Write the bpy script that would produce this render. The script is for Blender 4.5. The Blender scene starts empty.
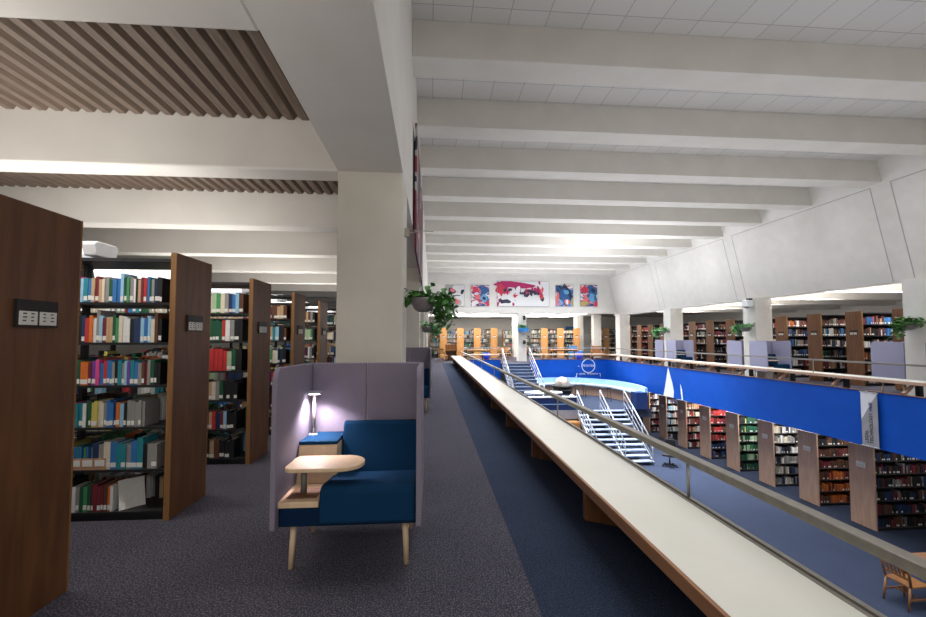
import bpy, bmesh, math, random
from mathutils import Vector, Matrix
rnd = random.Random(7)
scene = bpy.context.scene
COL = scene.collection
PI = math.pi
ORD = ['', 'first', 'second', 'third', 'fourth', 'fifth', 'sixth', 'seventh', 'eighth', 'ninth', 'tenth', 'eleventh', 'twelfth',
       'thirteenth', 'fourteenth', 'fifteenth', 'sixteenth', 'seventeenth', 'eighteenth', 'nineteenth', 'twentieth',
       'twenty-first', 'twenty-second', 'twenty-third', 'twenty-fourth', 'twenty-fifth', 'twenty-sixth', 'twenty-seventh',
       'twenty-eighth', 'twenty-ninth', 'thirtieth', 'thirty-first', 'thirty-second']

# ------------------------------------------------------------------ materials
def new_mat(name, base=(.8, .8, .8), rough=.5, metal=0., spec=.5):
    m = bpy.data.materials.new(name); m.use_nodes = True
    b = m.node_tree.nodes['Principled BSDF']
    b.inputs['Base Color'].default_value = (*base, 1)
    b.inputs['Roughness'].default_value = rough
    b.inputs['Metallic'].default_value = metal
    b.inputs['Specular IOR Level'].default_value = spec
    return m
def nd(m, t, **kw):
    n = m.node_tree.nodes.new(t)
    for k, v in kw.items(): setattr(n, k, v)
    return n
def lk(m, a, b): m.node_tree.links.new(a, b)
def bsdf(m): return m.node_tree.nodes['Principled BSDF']
def ramp(m, stops, interp='LINEAR'):
    r = nd(m, 'ShaderNodeValToRGB'); r.color_ramp.interpolation = interp
    e = r.color_ramp.elements
    while len(e) < len(stops): e.new(.5)
    for el, (p, c) in zip(e, stops): el.position = p; el.color = (*c, 1)
    return r
def coords(m, scale=(1, 1, 1)):
    t = nd(m, 'ShaderNodeTexCoord'); mp = nd(m, 'ShaderNodeMapping')
    mp.inputs['Scale'].default_value = scale
    lk(m, t.outputs['Object'], mp.inputs['Vector'])
    return mp.outputs['Vector']
def noisy(name, c1, c2, scale, rough=.6, stretch=(1, 1, 1), bump=0., detail=4, spec=.5, lo=.35, hi=.65, metal=0.):
    m = new_mat(name, c1, rough, metal, spec)
    v = coords(m, stretch)
    n = nd(m, 'ShaderNodeTexNoise'); n.inputs['Scale'].default_value = scale; n.inputs['Detail'].default_value = detail
    lk(m, v, n.inputs['Vector'])
    r = ramp(m, [(lo, c1), (hi, c2)])
    lk(m, n.outputs['Fac'], r.inputs['Fac']); lk(m, r.outputs['Color'], bsdf(m).inputs['Base Color'])
    if bump:
        b = nd(m, 'ShaderNodeBump'); b.inputs['Strength'].default_value = bump; b.inputs['Distance'].default_value = .004
        lk(m, n.outputs['Fac'], b.inputs['Height']); lk(m, b.outputs['Normal'], bsdf(m).inputs['Normal'])
    return m
def wood(name, c1, c2, rough=.45, grain=(1, 1, .12), scale=14):
    m = new_mat(name, c1, rough)
    v = coords(m, grain)
    n = nd(m, 'ShaderNodeTexNoise'); n.inputs['Scale'].default_value = scale; n.inputs['Detail'].default_value = 6
    n.inputs['Distortion'].default_value = .6
    lk(m, v, n.inputs['Vector'])
    r = ramp(m, [(.3, c1), (.5, tuple((a + b) / 2 for a, b in zip(c1, c2))), (.7, c2)])
    lk(m, n.outputs['Fac'], r.inputs['Fac']); lk(m, r.outputs['Color'], bsdf(m).inputs['Base Color'])
    return m
M = {}
M['white'] = noisy('white_paint', (.70, .68, .64), (.74, .72, .68), 3, .7)
M['white_beam'] = noisy('white_beam_paint', (.66, .63, .58), (.70, .67, .62), 2, .75)
M['column'] = noisy('column_paint', (.58, .55, .48), (.62, .59, .52), 2.5, .7)
M['joint'] = new_mat('joint_shadow_gap', (.42, .41, .40), .9)
def carpet(name, a, b, c):
    m = new_mat(name, a, .95, 0, .1)
    v = coords(m)
    n = nd(m, 'ShaderNodeTexNoise'); n.inputs['Scale'].default_value = 95; n.inputs['Detail'].default_value = 3
    n2 = nd(m, 'ShaderNodeTexNoise'); n2.inputs['Scale'].default_value = 1.6
    lk(m, v, n.inputs['Vector']); lk(m, v, n2.inputs['Vector'])
    r = ramp(m, [(.36, a), (.47, b), (.53, a), (.66, c)])
    lk(m, n.outputs['Fac'], r.inputs['Fac'])
    mx = nd(m, 'ShaderNodeMix', data_type='RGBA', blend_type='MULTIPLY'); mx.inputs['Factor'].default_value = .35
    r2 = ramp(m, [(.3, (.7, .7, .7)), (.7, (1, 1, 1))])
    lk(m, n2.outputs['Fac'], r2.inputs['Fac'])
    lk(m, r.outputs['Color'], mx.inputs[6]); lk(m, r2.outputs['Color'], mx.inputs[7])
    lk(m, mx.outputs[2], bsdf(m).inputs['Base Color'])
    bp = nd(m, 'ShaderNodeBump'); bp.inputs['Strength'].default_value = .6; bp.inputs['Distance'].default_value = .006
    lk(m, n.outputs['Fac'], bp.inputs['Height']); lk(m, bp.outputs['Normal'], bsdf(m).inputs['Normal'])
    return m
M['carpet'] = carpet('grey_fleck_carpet', (.072, .074, .094), (.014, .018, .032), (.17, .13, .15))
M['carpet_blue'] = carpet('navy_carpet', (.030, .042, .072), (.012, .018, .036), (.05, .062, .10))
M['carpet_low'] = carpet('blue_carpet', (.040, .052, .088), (.022, .030, .058), (.06, .075, .118))
M['walnut'] = wood('walnut_veneer', (.092, .034, .011), (.165, .066, .022))
M['walnut_edge'] = wood('walnut_edging', (.22, .105, .035), (.30, .15, .055))
M['gallery'] = wood('gallery_veneer', (.16, .07, .03), (.24, .11, .05))
M['oak'] = wood('oak_veneer', (.46, .29, .20), (.58, .38, .27))
M['amber'] = wood('amber_oak', (.40, .18, .055), (.52, .26, .085))
M['pale'] = wood('pale_birch', (.62, .44, .27), (.70, .52, .34), .4)
M['slat'] = wood('ceiling_slats', (.12, .085, .063), (.18, .13, .098), .7, (1, .1, 1), 30)
M['nose'] = wood('ledge_edging', (.22, .10, .045), (.34, .17, .08), .35, (1, .1, 1), 20)
M['chairwood'] = wood('chair_wood', (.20, .085, .03), (.30, .14, .05), .35)
M['laminate'] = noisy('cream_laminate', (.70, .69, .61), (.74, .73, .66), 1.5, .28)
M['steel'] = noisy('brushed_steel', (.30, .28, .24), (.36, .34, .29), 30, .35, (1, .05, 1), metal=.7)
M['railpaint'] = noisy('grey_bronze_rail', (.20, .185, .155), (.24, .22, .185), 20, .4, metal=.3)
M['steel_light'] = noisy('pale_steel', (.42, .44, .48), (.52, .54, .58), 20, .3, metal=.4)
M['black'] = noisy('black_metal', (.008, .008, .009), (.014, .014, .015), 40, .5)
M['darkshelf'] = noisy('dark_shelf_paint', (.035, .033, .032), (.05, .047, .045), 20, .45)
M['screen'] = noisy('mauve_felt', (.20, .175, .225), (.25, .22, .275), 220, .95, bump=.2, spec=.1)
M['screen_bluelit'] = noisy('mauve_felt_bluelit', (.29, .29, .41), (.35, .35, .48), 220, .95, bump=.2, spec=.1)  # same felt as the mauve screens, with bluish light put into its colour
M['upholstery'] = noisy('navy_wool', (.004, .028, .072), (.006, .038, .095), 260, .95, bump=.25, spec=.1)
M['upholstery_dark'] = noisy('dark_navy_wool', (.003, .015, .045), (.005, .02, .06), 260, .95, bump=.2, spec=.1)
M['blue'] = noisy('royal_blue_paint', (.002, .075, .46), (.003, .085, .50), 2, .5, spec=.25)
M['skyblue'] = noisy('pale_blue_vinyl', (.30, .52, .82), (.36, .58, .88), 6, .4)
M['navy'] = noisy('navy_panel', (.008, .03, .13), (.01, .036, .15), 4, .4)
M['greypanel'] = noisy('grey_panel', (.26, .27, .32), (.30, .31, .36), 4, .5)
M['leaf'] = noisy('leaf_green', (.03, .11, .018), (.08, .24, .045), 26, .4)
M['leaf2'] = noisy('light_leaf_green', (.05, .20, .05), (.10, .34, .10), 26, .4)
M['pot'] = noisy('grey_pot', (.15, .135, .135), (.19, .17, .17), 12, .35)
M['paper'] = noisy('paper', (.76, .74, .69), (.82, .80, .76), 40, .8)
M['ink'] = new_mat('ink', (.05, .05, .06), .8)
M['navyink'] = new_mat('navy_ink', (.02, .04, .25), .8)
M['plastic_white'] = noisy('white_plastic', (.70, .71, .73), (.76, .77, .79), 10, .4)
M['cardboard'] = noisy('tan_board', (.45, .24, .13), (.52, .29, .17), 12, .75)
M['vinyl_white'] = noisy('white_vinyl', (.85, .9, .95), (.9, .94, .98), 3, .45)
M['countertop'] = noisy('pale_countertop', (.50, .62, .76), (.56, .68, .82), 4, .4)
M['banner'] = noisy('grey_banner', (.30, .30, .32), (.34, .34, .36), 4, .8)
M['banner_lit'] = noisy('lit_banner', (.72, .73, .75), (.76, .77, .79), 4, .8)
M['globe'] = noisy('silver_globe', (.30, .25, .20), (.55, .50, .45), 3.5, .3, metal=.35)
M['trayblue'] = noisy('bright_blue_plastic', (.02, .16, .42), (.03, .20, .5), 5, .5)
M['binblue'] = noisy('cobalt_plastic', (.02, .04, .55), (.03, .05, .62), 5, .5)
M['redpaint'] = noisy('red_spines', (.45, .02, .03), (.55, .03, .04), 5, .5)
def emis(name, c, s):
    m = new_mat(name, c, .5); b = bsdf(m)
    b.inputs['Emission Color'].default_value = (*c, 1); b.inputs['Emission Strength'].default_value = s
    return m
M['diffuser'] = emis('lit_diffuser', (1, .98, .95), 5.)
M['lens'] = emis('lit_lens', (.95, .97, 1), .55)
M['ledglow'] = emis('lit_led', (1, .93, .98), 14.)
# acoustic tile ceiling: square grid of thin joints
m = new_mat('ceiling_tile', (.6, .6, .6), .85)
br = nd(m, 'ShaderNodeTexBrick'); br.offset = 0.; br.squash = 1.
br.inputs['Scale'].default_value = 1.; br.inputs['Brick Width'].default_value = .58; br.inputs['Row Height'].default_value = .58
br.inputs['Mortar Size'].default_value = .006; br.inputs['Mortar Smooth'].default_value = .2
br.inputs['Color1'].default_value = (.66, .65, .63, 1); br.inputs['Color2'].default_value = (.71, .70, .68, 1)
br.inputs['Mortar'].default_value = (.36, .35, .34, 1)
lk(m, coords(m), br.inputs['Vector']); lk(m, br.outputs['Color'], bsdf(m).inputs['Base Color'])
M['tile'] = m
# books kept as one mass: colour from the books' own cover colour attribute
m = new_mat('book_covers', (.5, .5, .5), .55)
at = nd(m, 'ShaderNodeAttribute', attribute_name='cover'); lk(m, at.outputs['Color'], bsdf(m).inputs['Base Color'])
M['bookmass'] = m

# ------------------------------------------------------------------ mesh helpers
class MB:
    def __init__(s): s.v = []; s.f = []; s.mi = []; s.sm = []
    def add(s, vs, fs, mi=0, smooth=False):
        o = len(s.v); s.v += [tuple(p) for p in vs]
        for f in fs: s.f.append([i + o for i in f]); s.mi.append(mi); s.sm.append(smooth)
        return s
    def box(s, x0, x1, y0, y1, z0, z1, mi=0):
        vs = [(x0, y0, z0), (x1, y0, z0), (x1, y1, z0), (x0, y1, z0), (x0, y0, z1), (x1, y0, z1), (x1, y1, z1), (x0, y1, z1)]
        fs = [(0, 3, 2, 1), (4, 5, 6, 7), (0, 1, 5, 4), (1, 2, 6, 5), (2, 3, 7, 6), (3, 0, 4, 7)]
        return s.add(vs, fs, mi)
    def beam(s, a, b, w, h, mi=0, up=(0, 0, 1)):
        a = Vector(a); b = Vector(b); d = (b - a).normalized(); u = Vector(up)
        if abs(d.dot(u)) > .99: u = Vector((0, 1, 0))
        r = d.cross(u).normalized(); u = r.cross(d).normalized()
        vs = [p + r * (sx * w / 2) + u * (sz * h / 2) for p in (a, b) for sx, sz in ((-1, -1), (1, -1), (1, 1), (-1, 1))]
        return s.add(vs, [(0, 1, 2, 3), (7, 6, 5, 4), (0, 4, 5, 1), (1, 5, 6, 2), (2, 6, 7, 3), (3, 7, 4, 0)], mi)
    def tube(s, pts, r, n=8, mi=0, r2=None, smooth=True):
        pts = [Vector(p) for p in pts]; k = len(pts); vs = []; fs = []
        for i, p in enumerate(pts):
            d = (pts[min(i + 1, k - 1)] - pts[max(i - 1, 0)]).normalized()
            a = d.cross(Vector((0, 0, 1)))
            if a.length < .05: a = d.cross(Vector((0, 1, 0)))
            a.normalize(); b = d.cross(a).normalized()
            rr = r if r2 is None else r + (r2 - r) * i / (k - 1)
            for j in range(n):
                t = 2 * PI * j / n; vs.append(p + a * rr * math.cos(t) + b * rr * math.sin(t))
        for i in range(k - 1):
            for j in range(n): fs.append((i * n + j, i * n + (j + 1) % n, (i + 1) * n + (j + 1) % n, (i + 1) * n + j))
        s.add(vs, fs, mi, smooth)
        o = len(s.v) - len(vs)
        s.f.append([o + j for j in range(n)]); s.mi.append(mi); s.sm.append(False)
        s.f.append([o + (k - 1) * n + j for j in range(n)][::-1]); s.mi.append(mi); s.sm.append(False)
        return s
    def lathe(s, prof, c=(0, 0, 0), n=24, mi=0, smooth=True):
        vs = [(c[0] + r * math.cos(2 * PI * j / n), c[1] + r * math.sin(2 * PI * j / n), c[2] + z) for r, z in prof for j in range(n)]
        fs = [(i * n + j, i * n + (j + 1) % n, (i + 1) * n + (j + 1) % n, (i + 1) * n + j) for i in range(len(prof) - 1) for j in range(n)]
        return s.add(vs, fs, mi, smooth)
    def prism(s, poly, axis, a, b, mi=0):
        def pt(p, t):
            return (t, p[0], p[1]) if axis == 'x' else (p[0], t, p[1]) if axis == 'y' else (p[0], p[1], t)
        n = len(poly)
        vs = [pt(p, a) for p in poly] + [pt(p, b) for p in poly]
        fs = [tuple(range(n))[::-1], tuple(range(n, 2 * n))] + [(i, (i + 1) % n, n + (i + 1) % n, n + i) for i in range(n)]
        return s.add(vs, fs, mi)
    def build(s, name, mats, parent=None, bevel=0., seg=2):
        me = bpy.data.meshes.new(name); me.from_pydata(s.v, [], s.f)
        for mm in (mats if isinstance(mats, (list, tuple)) else [mats]): me.materials.append(mm)
        me.polygons.foreach_set('material_index', s.mi); me.polygons.foreach_set('use_smooth', s.sm)
        bm = bmesh.new(); bm.from_mesh(me); bmesh.ops.recalc_face_normals(bm, faces=bm.faces[:]); bm.to_mesh(me); bm.free()
        me.update()
        o = bpy.data.objects.new(name, me); COL.objects.link(o)
        if parent: o.parent = parent
        if bevel:
            b = o.modifiers.new('bevel', 'BEVEL'); b.width = bevel; b.segments = seg; b.limit_method = 'ANGLE'; b.harden_normals = False
        return o
def tag(o, label=None, cat=None, group=None, kind=None):
    if label: o['label'] = label
    if cat: o['category'] = cat
    if group: o['group'] = group
    if kind: o['kind'] = kind
    return o
def thing(name, label, cat, loc=(0, 0, 0), rz=0., group=None):
    o = bpy.data.objects.new(name, None); COL.objects.link(o)
    o.location = loc; o.rotation_euler = (0, 0, rz); o.empty_display_size = .1
    return tag(o, label, cat, group)
KIDS = {}
def children(o): return [c for c in COL.objects if c.parent == o]
def copy_tree(o, loc=None, rz=None, label=None, parent=None):
    c = o.copy(); COL.objects.link(c)
    if parent: c.parent = parent
    for ch in children(o): copy_tree(ch, parent=c)
    if loc is not None: c.location = loc
    if rz is not None: c.rotation_euler = (0, 0, rz)
    if label: c['label'] = label
    return c
def struct(name, mb, mats, label, cat, bevel=0., group=None):
    return tag(mb.build(name, mats, None, bevel), label, cat, group, 'structure')

# ------------------------------------------------------------------ camera
cam = bpy.data.cameras.new('camera'); co = bpy.data.objects.new('camera', cam); COL.objects.link(co)
cam.sensor_fit = 'HORIZONTAL'; cam.sensor_width = 36.; cam.lens = 412 / 926 * 36; cam.shift_y = 11 / 926
cam.clip_start = .05; cam.clip_end = 200
H = 1.6
co.location = (0, 0, H)
co.rotation_euler = (PI / 2 + math.atan(18.5 / 412), 0, -math.radians(4.3))
scene.camera = co

# ------------------------------------------------------------------ setting
LOW = -3.8; PLAT = -1.9
XW = -.31; XR = 12.7; YE = 27.9; ZS = 3.2; ZT = 6.45; ZB = 5.87
FAR = 41.; EDGE_R = 11.3; EDGE_F = 26.0; LIN = 1.21; LOUT = 1.86
struct('floor', MB().box(-14, .64, -2.5, FAR, -.45, 0), M['carpet'], 'grey flecked carpet of the upper floor beside the bookcases', 'floor')
struct('floor', MB().box(.64, LOUT - .03, -2.5, EDGE_F, -.45, .0), M['carpet_blue'], 'dark navy carpet strip under the long white ledge', 'floor')
struct('floor', MB().box(EDGE_R + .05, 24, -2.5, FAR, -.45, 0), M['carpet'], 'grey carpet of the far right gallery floor', 'floor')
struct('floor', MB().box(.64, EDGE_R + .05, EDGE_F + .05, FAR, -.45, 0), M['carpet'], 'grey carpet of the gallery floor at the far end', 'floor')
struct('floor', MB().box(-2, 24, -2.5, FAR, LOW - .2, LOW), M['carpet_low'], 'blue carpet of the sunken lower floor', 'floor')
struct('floor', MB().box(4.0, 10.8, 19.75, EDGE_F, PLAT - .4, PLAT), M['carpet_low'], 'blue carpeted landing platform halfway down', 'floor')
# blue fascias round the opening
struct('wall_right', MB().box(EDGE_R, EDGE_R + .05, -2.5, EDGE_F + .05, -1.21, .22), M['blue'], 'royal blue fascia below the right gallery', 'wall')
struct('wall_far', MB().box(LOUT, 4.35, EDGE_F, EDGE_F + .05, -1.21, .22).box(6.3, EDGE_R, EDGE_F, EDGE_F + .05, -1.6, .22),
       M['blue'], 'royal blue fascia below the far gallery', 'wall')
struct('wall_left', MB().box(LOUT - .03, LOUT, -2.5, EDGE_F, -1.21, .2), M['blue'], 'blue fascia below the near white ledge', 'wall')
struct('baseboard_left', MB().box(LOUT - .05, LOUT - .03, -2.5, EDGE_F, 0, .36), M['greypanel'], 'grey panel closing the space under the near white ledge', 'panel')
struct('trim_1', MB().box(EDGE_R - .02, EDGE_R + .07, -2.5, EDGE_F, .22, .235).box(LOUT, 4.35, EDGE_F - .02, EDGE_F + .07, .22, .235).box(6.3, EDGE_R, EDGE_F - .02, EDGE_F + .07, .22, .235),
       M['nose'], 'thin wooden cap along the blue fascia', 'trim')
struct('ceiling', MB().box(EDGE_R + .05, 24, -2.5, FAR, -.75, -.45), M['white'], 'white ceiling over the lower bookcases on the right', 'ceiling')
struct('wall_back', MB().box(LOUT, 24, FAR - .3, FAR, LOW, -.45).box(17.6, 17.75, -2.5, FAR - .3, LOW, -.75), M['white'], 'white wall behind the lower bookcases', 'wall')
# upper walls
struct('wall_far', MB().box(XW, XR + .4, YE, YE + .3, 3.3, ZT), M['white'], 'white wall at the far end carrying five paintings', 'wall')
pr = MB()
tw = lambda z: 12.85 + (z - 3.2) * (12.25 - 12.85) / (5.87 - 3.2)
pr.prism([(tw(3.16), 3.16), (tw(ZT), ZT), (tw(ZT) + .5, ZT), (13.35, 3.16)], 'y', -2.5, YE + .3)
struct('wall_right', pr, M['white'], 'white leaning upper wall above the right gallery opening', 'wall')
jm = MB()
def joint(y0, z0, y1, z1):
    jm.beam((tw(z0) - .002, y0, z0), (tw(z1) - .002, y1, z1), .02, .008, 0, (-1, 0, 0))
for k in range(-1, 4):
    yb = 10.0 + 5.9 * k
    joint(yb, 3.17, yb, 5.8); joint(yb + .52, 3.17, yb + .52, 5.8)
    joint(yb + .52, 5.8, yb + 5.9, 5.8)
struct('trim_2', jm, M['joint'], 'thin panel joints across the leaning white wall', 'trim')
# left girder wall over the columns
struct('wall_left', MB().box(-.98, XW, -2.5, FAR, 3.34, ZT), M['white_beam'], 'white girder wall running above the left columns', 'wall')
COLY = [4.3, 10.15, 16.0, 21.85, 27.7, 33.5]
for i, y in enumerate(COLY):
    struct('column', MB().box(-.98, XW, y, y + .68, 0, 3.34), M['column'], f'square beige column under the left girder, {ORD[i+1]} from the camera', 'column', .006, 'left columns')
RCOL = [3.8, 9.55, 15.3, 21.1, 27.05]
for i, y in enumerate(RCOL):
    struct('column', MB().box(XR, XR + .7, y, y + .65, 0, 3.18), M['white'], f'square white column at the right gallery edge, {ORD[i+1]} from the camera', 'column', .006, 'right columns')
struct('column', MB().box(5.90, 6.46, YE - .02, YE + .6, 0, 3.32), M['white'], 'white column under the far painted wall with a blue planter', 'column', .006)
for i, (x, y) in enumerate([(6.9, 34.6), (12.35, 34.5), (13.3, 33.)]):
    struct('column', MB().box(x, x + .6, y, y + .6, 0, 3.5), M['white'], ['white column among the far bookcases behind the staircase head', 'white column beside the far doorway', 'white column right of the far doorway'][i], 'column')
# atrium ceiling and beams
struct('ceiling', MB().box(XW - .1, 13.3, -2.5, YE + .3, ZT, ZT + .1), M['tile'], 'square tiled ceiling above the open hall', 'ceiling')
for i in range(-3, 11):
    y = 6.1 + 2.05 * i
    struct('beam', MB().box(XW, 12.42, y, y + .5, ZB, ZT), M['white_beam'], f'deep white ceiling beam across the hall, {ORD[i+4]} counted from behind the camera', 'beam', .008, 'hall beams')
# left ceiling: slats, beams
sl = MB(); x = -14.
while x < -1.1:
    sl.prism([(x, 3.90), (x + .05, 3.86), (x + .115, 3.86), (x + .145, 3.90)], 'y', -2.5, FAR); x += .15
sl.box(-14, -.98, -2.5, FAR, 3.90, 3.94)
struct('ceiling', sl, M['slat'], 'brown ribbed slat ceiling over the left bookcases', 'ceiling')
for i in range(-2, 17):
    y = 4.3 + 2.25 * i
    struct('beam', MB().box(-14, -.975, y, y + .30, 3.335, 3.92), M['white_beam'], f'white ceiling beam over the left bookcases, {ORD[i+3]} counted from behind the camera', 'beam', .02, 'left bay beams')
struct('wall_left', MB().box(-14.2, -14, -2.5, FAR, 0, 4), M['white'], 'white outer wall beyond the left bookcases', 'wall')
struct('wall_end', MB().box(-14, 24, FAR, FAR + .2, -.4, 4.2), M['white'], 'white end wall behind the farthest bookcases', 'wall')
# right gallery ceiling and far ceiling
struct('ceiling', MB().box(13.3, 24, -2.5, FAR, 3.75, 3.85), M['white'], 'white ceiling over the right gallery bookcases', 'ceiling')
for i in range(0, 9):
    y = 2.1 + 2.9 * i
    struct('beam', MB().box(13.3, 24, y, y + .5, 3.3, 3.76), M['white_beam'], f'white ceiling beam over the right gallery, {ORD[i+1]} from the near end', 'beam', 0, 'right gallery beams')
struct('ceiling', MB().box(XW, 13.4, YE + .3, FAR, 3.5, 3.6), M['white'], 'white ceiling above the far bookcases', 'ceiling')
struct('wall_right', MB().box(23.9, 24, -2.5, FAR, 0, 3.8), M['white'], 'white outer wall behind the right gallery', 'wall')

# ------------------------------------------------------------------ ledges and handrails
t = thing('ledge', 'long cream topped ledge with wooden nosing beside the navy carpet strip', 'ledge')
MB().box(LIN + .025, LOUT - .06, -2.5, EDGE_F + .55, .41, .45).build('ledge_top', M['laminate'], t)
MB().box(LIN, LIN + .025, -2.5, EDGE_F + .55, .375, .452).build('wooden_nosing', M['nose'], t, .004)
MB().box(LOUT - .06, LOUT - .035, -2.5, EDGE_F + .55, .42, .452).box(LOUT - .03, LOUT, -2.5, EDGE_F + .5, .40, .462).build('metal_edge', M['railpaint'], t)
y = -.2
while y < 26:
    MB().prism([(LIN + .04, .375), (LIN + .04, .12), (LOUT - .055, .0), (LOUT - .055, .41), (LIN + .04, .41)], 'y', y - .03, y + .03).build('bracket', M['walnut'], t)
    y += 1.78
def rail(name, label, pts, posts, z0, zt, w=.05, h=.055, mat='railpaint', group=None):
    t = thing(name, label, 'handrail', group=group)
    for a, b in zip(pts[:-1], pts[1:]): MB().beam((a[0], a[1], zt), (b[0], b[1], zt), w, h).build('rail_bar', M[mat], t, .006)
    for p in posts: MB().tube([(p[0], p[1], z0), (p[0], p[1], zt - .02)], .011, 8).build('post', M['steel'], t)
    return t
rail('handrail', 'grey bronze handrail on thin posts along the near cream ledge', [(LOUT - .02, -1), (LOUT - .02, EDGE_F + .3)], [(LOUT - .02, -.21 + 3.09 * k) for k in range(9)], .45, .735, .075, .05)
MB().box(LOUT - .06, LOUT - .0, 1.34, 1.40, .705, .762).build('blue_tape', M['trayblue'], [o for o in COL.objects if o.name == 'handrail'][0])
def far_ledge(name, label, a, b, inward, n, z=.56):
    """ledge from a to b (2D), lying on the side 'inward' of the edge line; nosing on the edge line"""
    a = Vector((*a, 0)); b = Vector((*b, 0)); w = Vector((*inward, 0)); d = (b - a)
    t = thing(name, label, 'ledge')
    m1 = a + w * .33; m2 = b + w * .33
    MB().beam((m1.x, m1.y, z - .02), (m2.x, m2.y, z - .02), .62, .04).build('ledge_top', M['laminate'], t)
    m1 = a + w * .012; m2 = b + w * .012
    MB().beam((m1.x, m1.y, z - .035), (m2.x, m2.y, z - .035), .024, .075).build('wooden_nosing', M['oak'], t, .004)
    for k in range(n):
        p = a + d * ((k + .5) / n)
        q0 = p + w * .035; q1 = p + w * .34
        MB().beam((q0.x, q0.y, .26), (q1.x, q1.y, z - .055), .07, .06).build('bracket', M['oak'], t)
        q = p + w * .60 + d.normalized() * .12
        MB().box(q.x - .05, q.x + .05, q.y - .05, q.y + .05, 0, z - .04).build('support_leg', M['black'], t)
    return t
far_ledge('ledge', 'long cream ledge with oak nosing along the right gallery edge', (EDGE_R - .02, -.6), (EDGE_R - .02, EDGE_F), (1, 0), 15)
far_ledge('ledge', 'short cream ledge with oak nosing left of the far staircase', (LOUT + .1, EDGE_F - .02), (4.3, EDGE_F - .02), (0, 1), 1)
far_ledge('ledge', 'cream ledge with oak nosing right of the far staircase', (6.35, EDGE_F - .02), (EDGE_R, EDGE_F - .02), (0, 1), 3)
rail('handrail', 'grey handrail above the right gallery ledge', [(EDGE_R + .12, -.6), (EDGE_R + .12, EDGE_F)], [(EDGE_R + .12, .8 + 3.6 * k) for k in range(7)], .56, .95, .045, .05, 'steel')
rail('handrail', 'grey handrail above the short far ledge left of the staircase', [(LOUT + .1, EDGE_F + .1), (4.3, EDGE_F + .1)], [(2.3, EDGE_F + .1), (4.28, EDGE_F + .1)], .56, .95, .045, .05, 'steel_light')
rail('handrail', 'grey handrail above the far ledge right of the staircase', [(6.4, EDGE_F + .1), (EDGE_R, EDGE_F + .1)], [(6.42, EDGE_F + .1), (8.8, EDGE_F + .1), (11.2, EDGE_F + .1)], .56, .95, .045, .05, 'steel_light')

# ------------------------------------------------------------------ books
PAL = {'R': ('red', (.50, .035, .035)), 'r': ('maroon', (.17, .02, .03)), 'O': ('orange', (.62, .16, .03)), 'T': ('tan', (.50, .33, .19)),
       'C': ('cream', (.66, .60, .47)), 'W': ('white', (.72, .72, .70)), 'Y': ('yellow', (.58, .50, .12)), 'G': ('green', (.06, .26, .10)),
       'g': ('dark green', (.012, .09, .045)), 'L': ('pale green', (.36, .48, .30)), 'E': ('teal', (.02, .22, .27)), 'B': ('blue', (.035, .16, .42)),
       'b': ('navy', (.015, .035, .10)), 'S': ('sky blue', (.28, .50, .66)), 'P': ('pink', (.66, .07, .26)), 'V': ('purple', (.15, .06, .32)),
       'K': ('black', (.012, .012, .014)), 'N': ('brown', (.11, .045, .025)), 'A': ('grey', (.27, .26, .25))}
BM = {k: noisy('cover_' + v[0].replace(' ', '_'), v[1], tuple(c * 1.15 for c in v[1]), 30, .5) for k, v in PAL.items()}
MASS_V, MASS_F, MASS_C = [], [], []
def mass_book(T, x0, x1, y0, y1, z0, z1, c, lab=False, lean=0.):
    o = len(MASS_V)
    for (x, y, z) in [(x0, y0, z0), (x1, y0, z0), (x1, y1, z0), (x0, y1, z0), (x0 + lean, y0, z1), (x1 + lean, y0, z1), (x1 + lean, y1, z1), (x0 + lean, y1, z1)]:
        MASS_V.append(T(x, y, z)); MASS_C.append(c)
    MASS_F.extend([(o, o + 1, o + 5, o + 4), (o + 1, o + 2, o + 6, o + 5), (o + 2, o + 3, o + 7, o + 6), (o + 3, o, o + 4, o + 7), (o + 4, o + 5, o + 6, o + 7)])
    if lab:
        yy = y0 - .003 if y1 > y0 else y0 + .003
        o = len(MASS_V); zz = z0 + .02
        for (x, z) in [(x0 + .002, zz), (x1 - .002, zz), (x1 - .002, zz + .045), (x0 + .002, zz + .045)]:
            MASS_V.append(T(x, yy, z)); MASS_C.append((.75, .75, .73))
        MASS_F.append((o, o + 1, o + 2, o + 3))
MIX = 'RrOTCWYGgLEBbSKNArKbNAgTCW'
def fill_shelf(T, xa, xb, yf, depth_dir, z, hmax, pal, tmin=.02, tmax=.045, labp=.4, gap=.15):
    """row of books from xa to xb (local x, xa<xb), spines at yf, going depth_dir in y"""
    x = xa; c = rnd.choice(pal); run = 0; hb = hmax * rnd.uniform(.68, .92)
    stop = xb - (xb - xa) * (rnd.uniform(0, .3) if rnd.random() < gap * 2 else 0)
    while x < stop:
        if run <= 0:
            c = rnd.choice(pal); run = rnd.choice([1, 1, 1, 1, 2, 3, 6]); hb = hmax * rnd.uniform(.62, .92)
        t = rnd.uniform(tmin, tmax); h = min(hmax * .95, hb * rnd.uniform(.94, 1.05)); run -= 1
        if x + t > xb: break
        base = PAL[c][1]; k = rnd.uniform(.5, 1.1); col = tuple(min(.85, b * k) for b in base)
        y0 = yf + depth_dir * rnd.uniform(0, .02); y1 = y0 + depth_dir * rnd.uniform(.15, .21)
        mass_book(T, x, x + t - .002, y0, y1, z, z + h, col, rnd.random() < labp, rnd.uniform(-.004, .004))
        x += t

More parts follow.
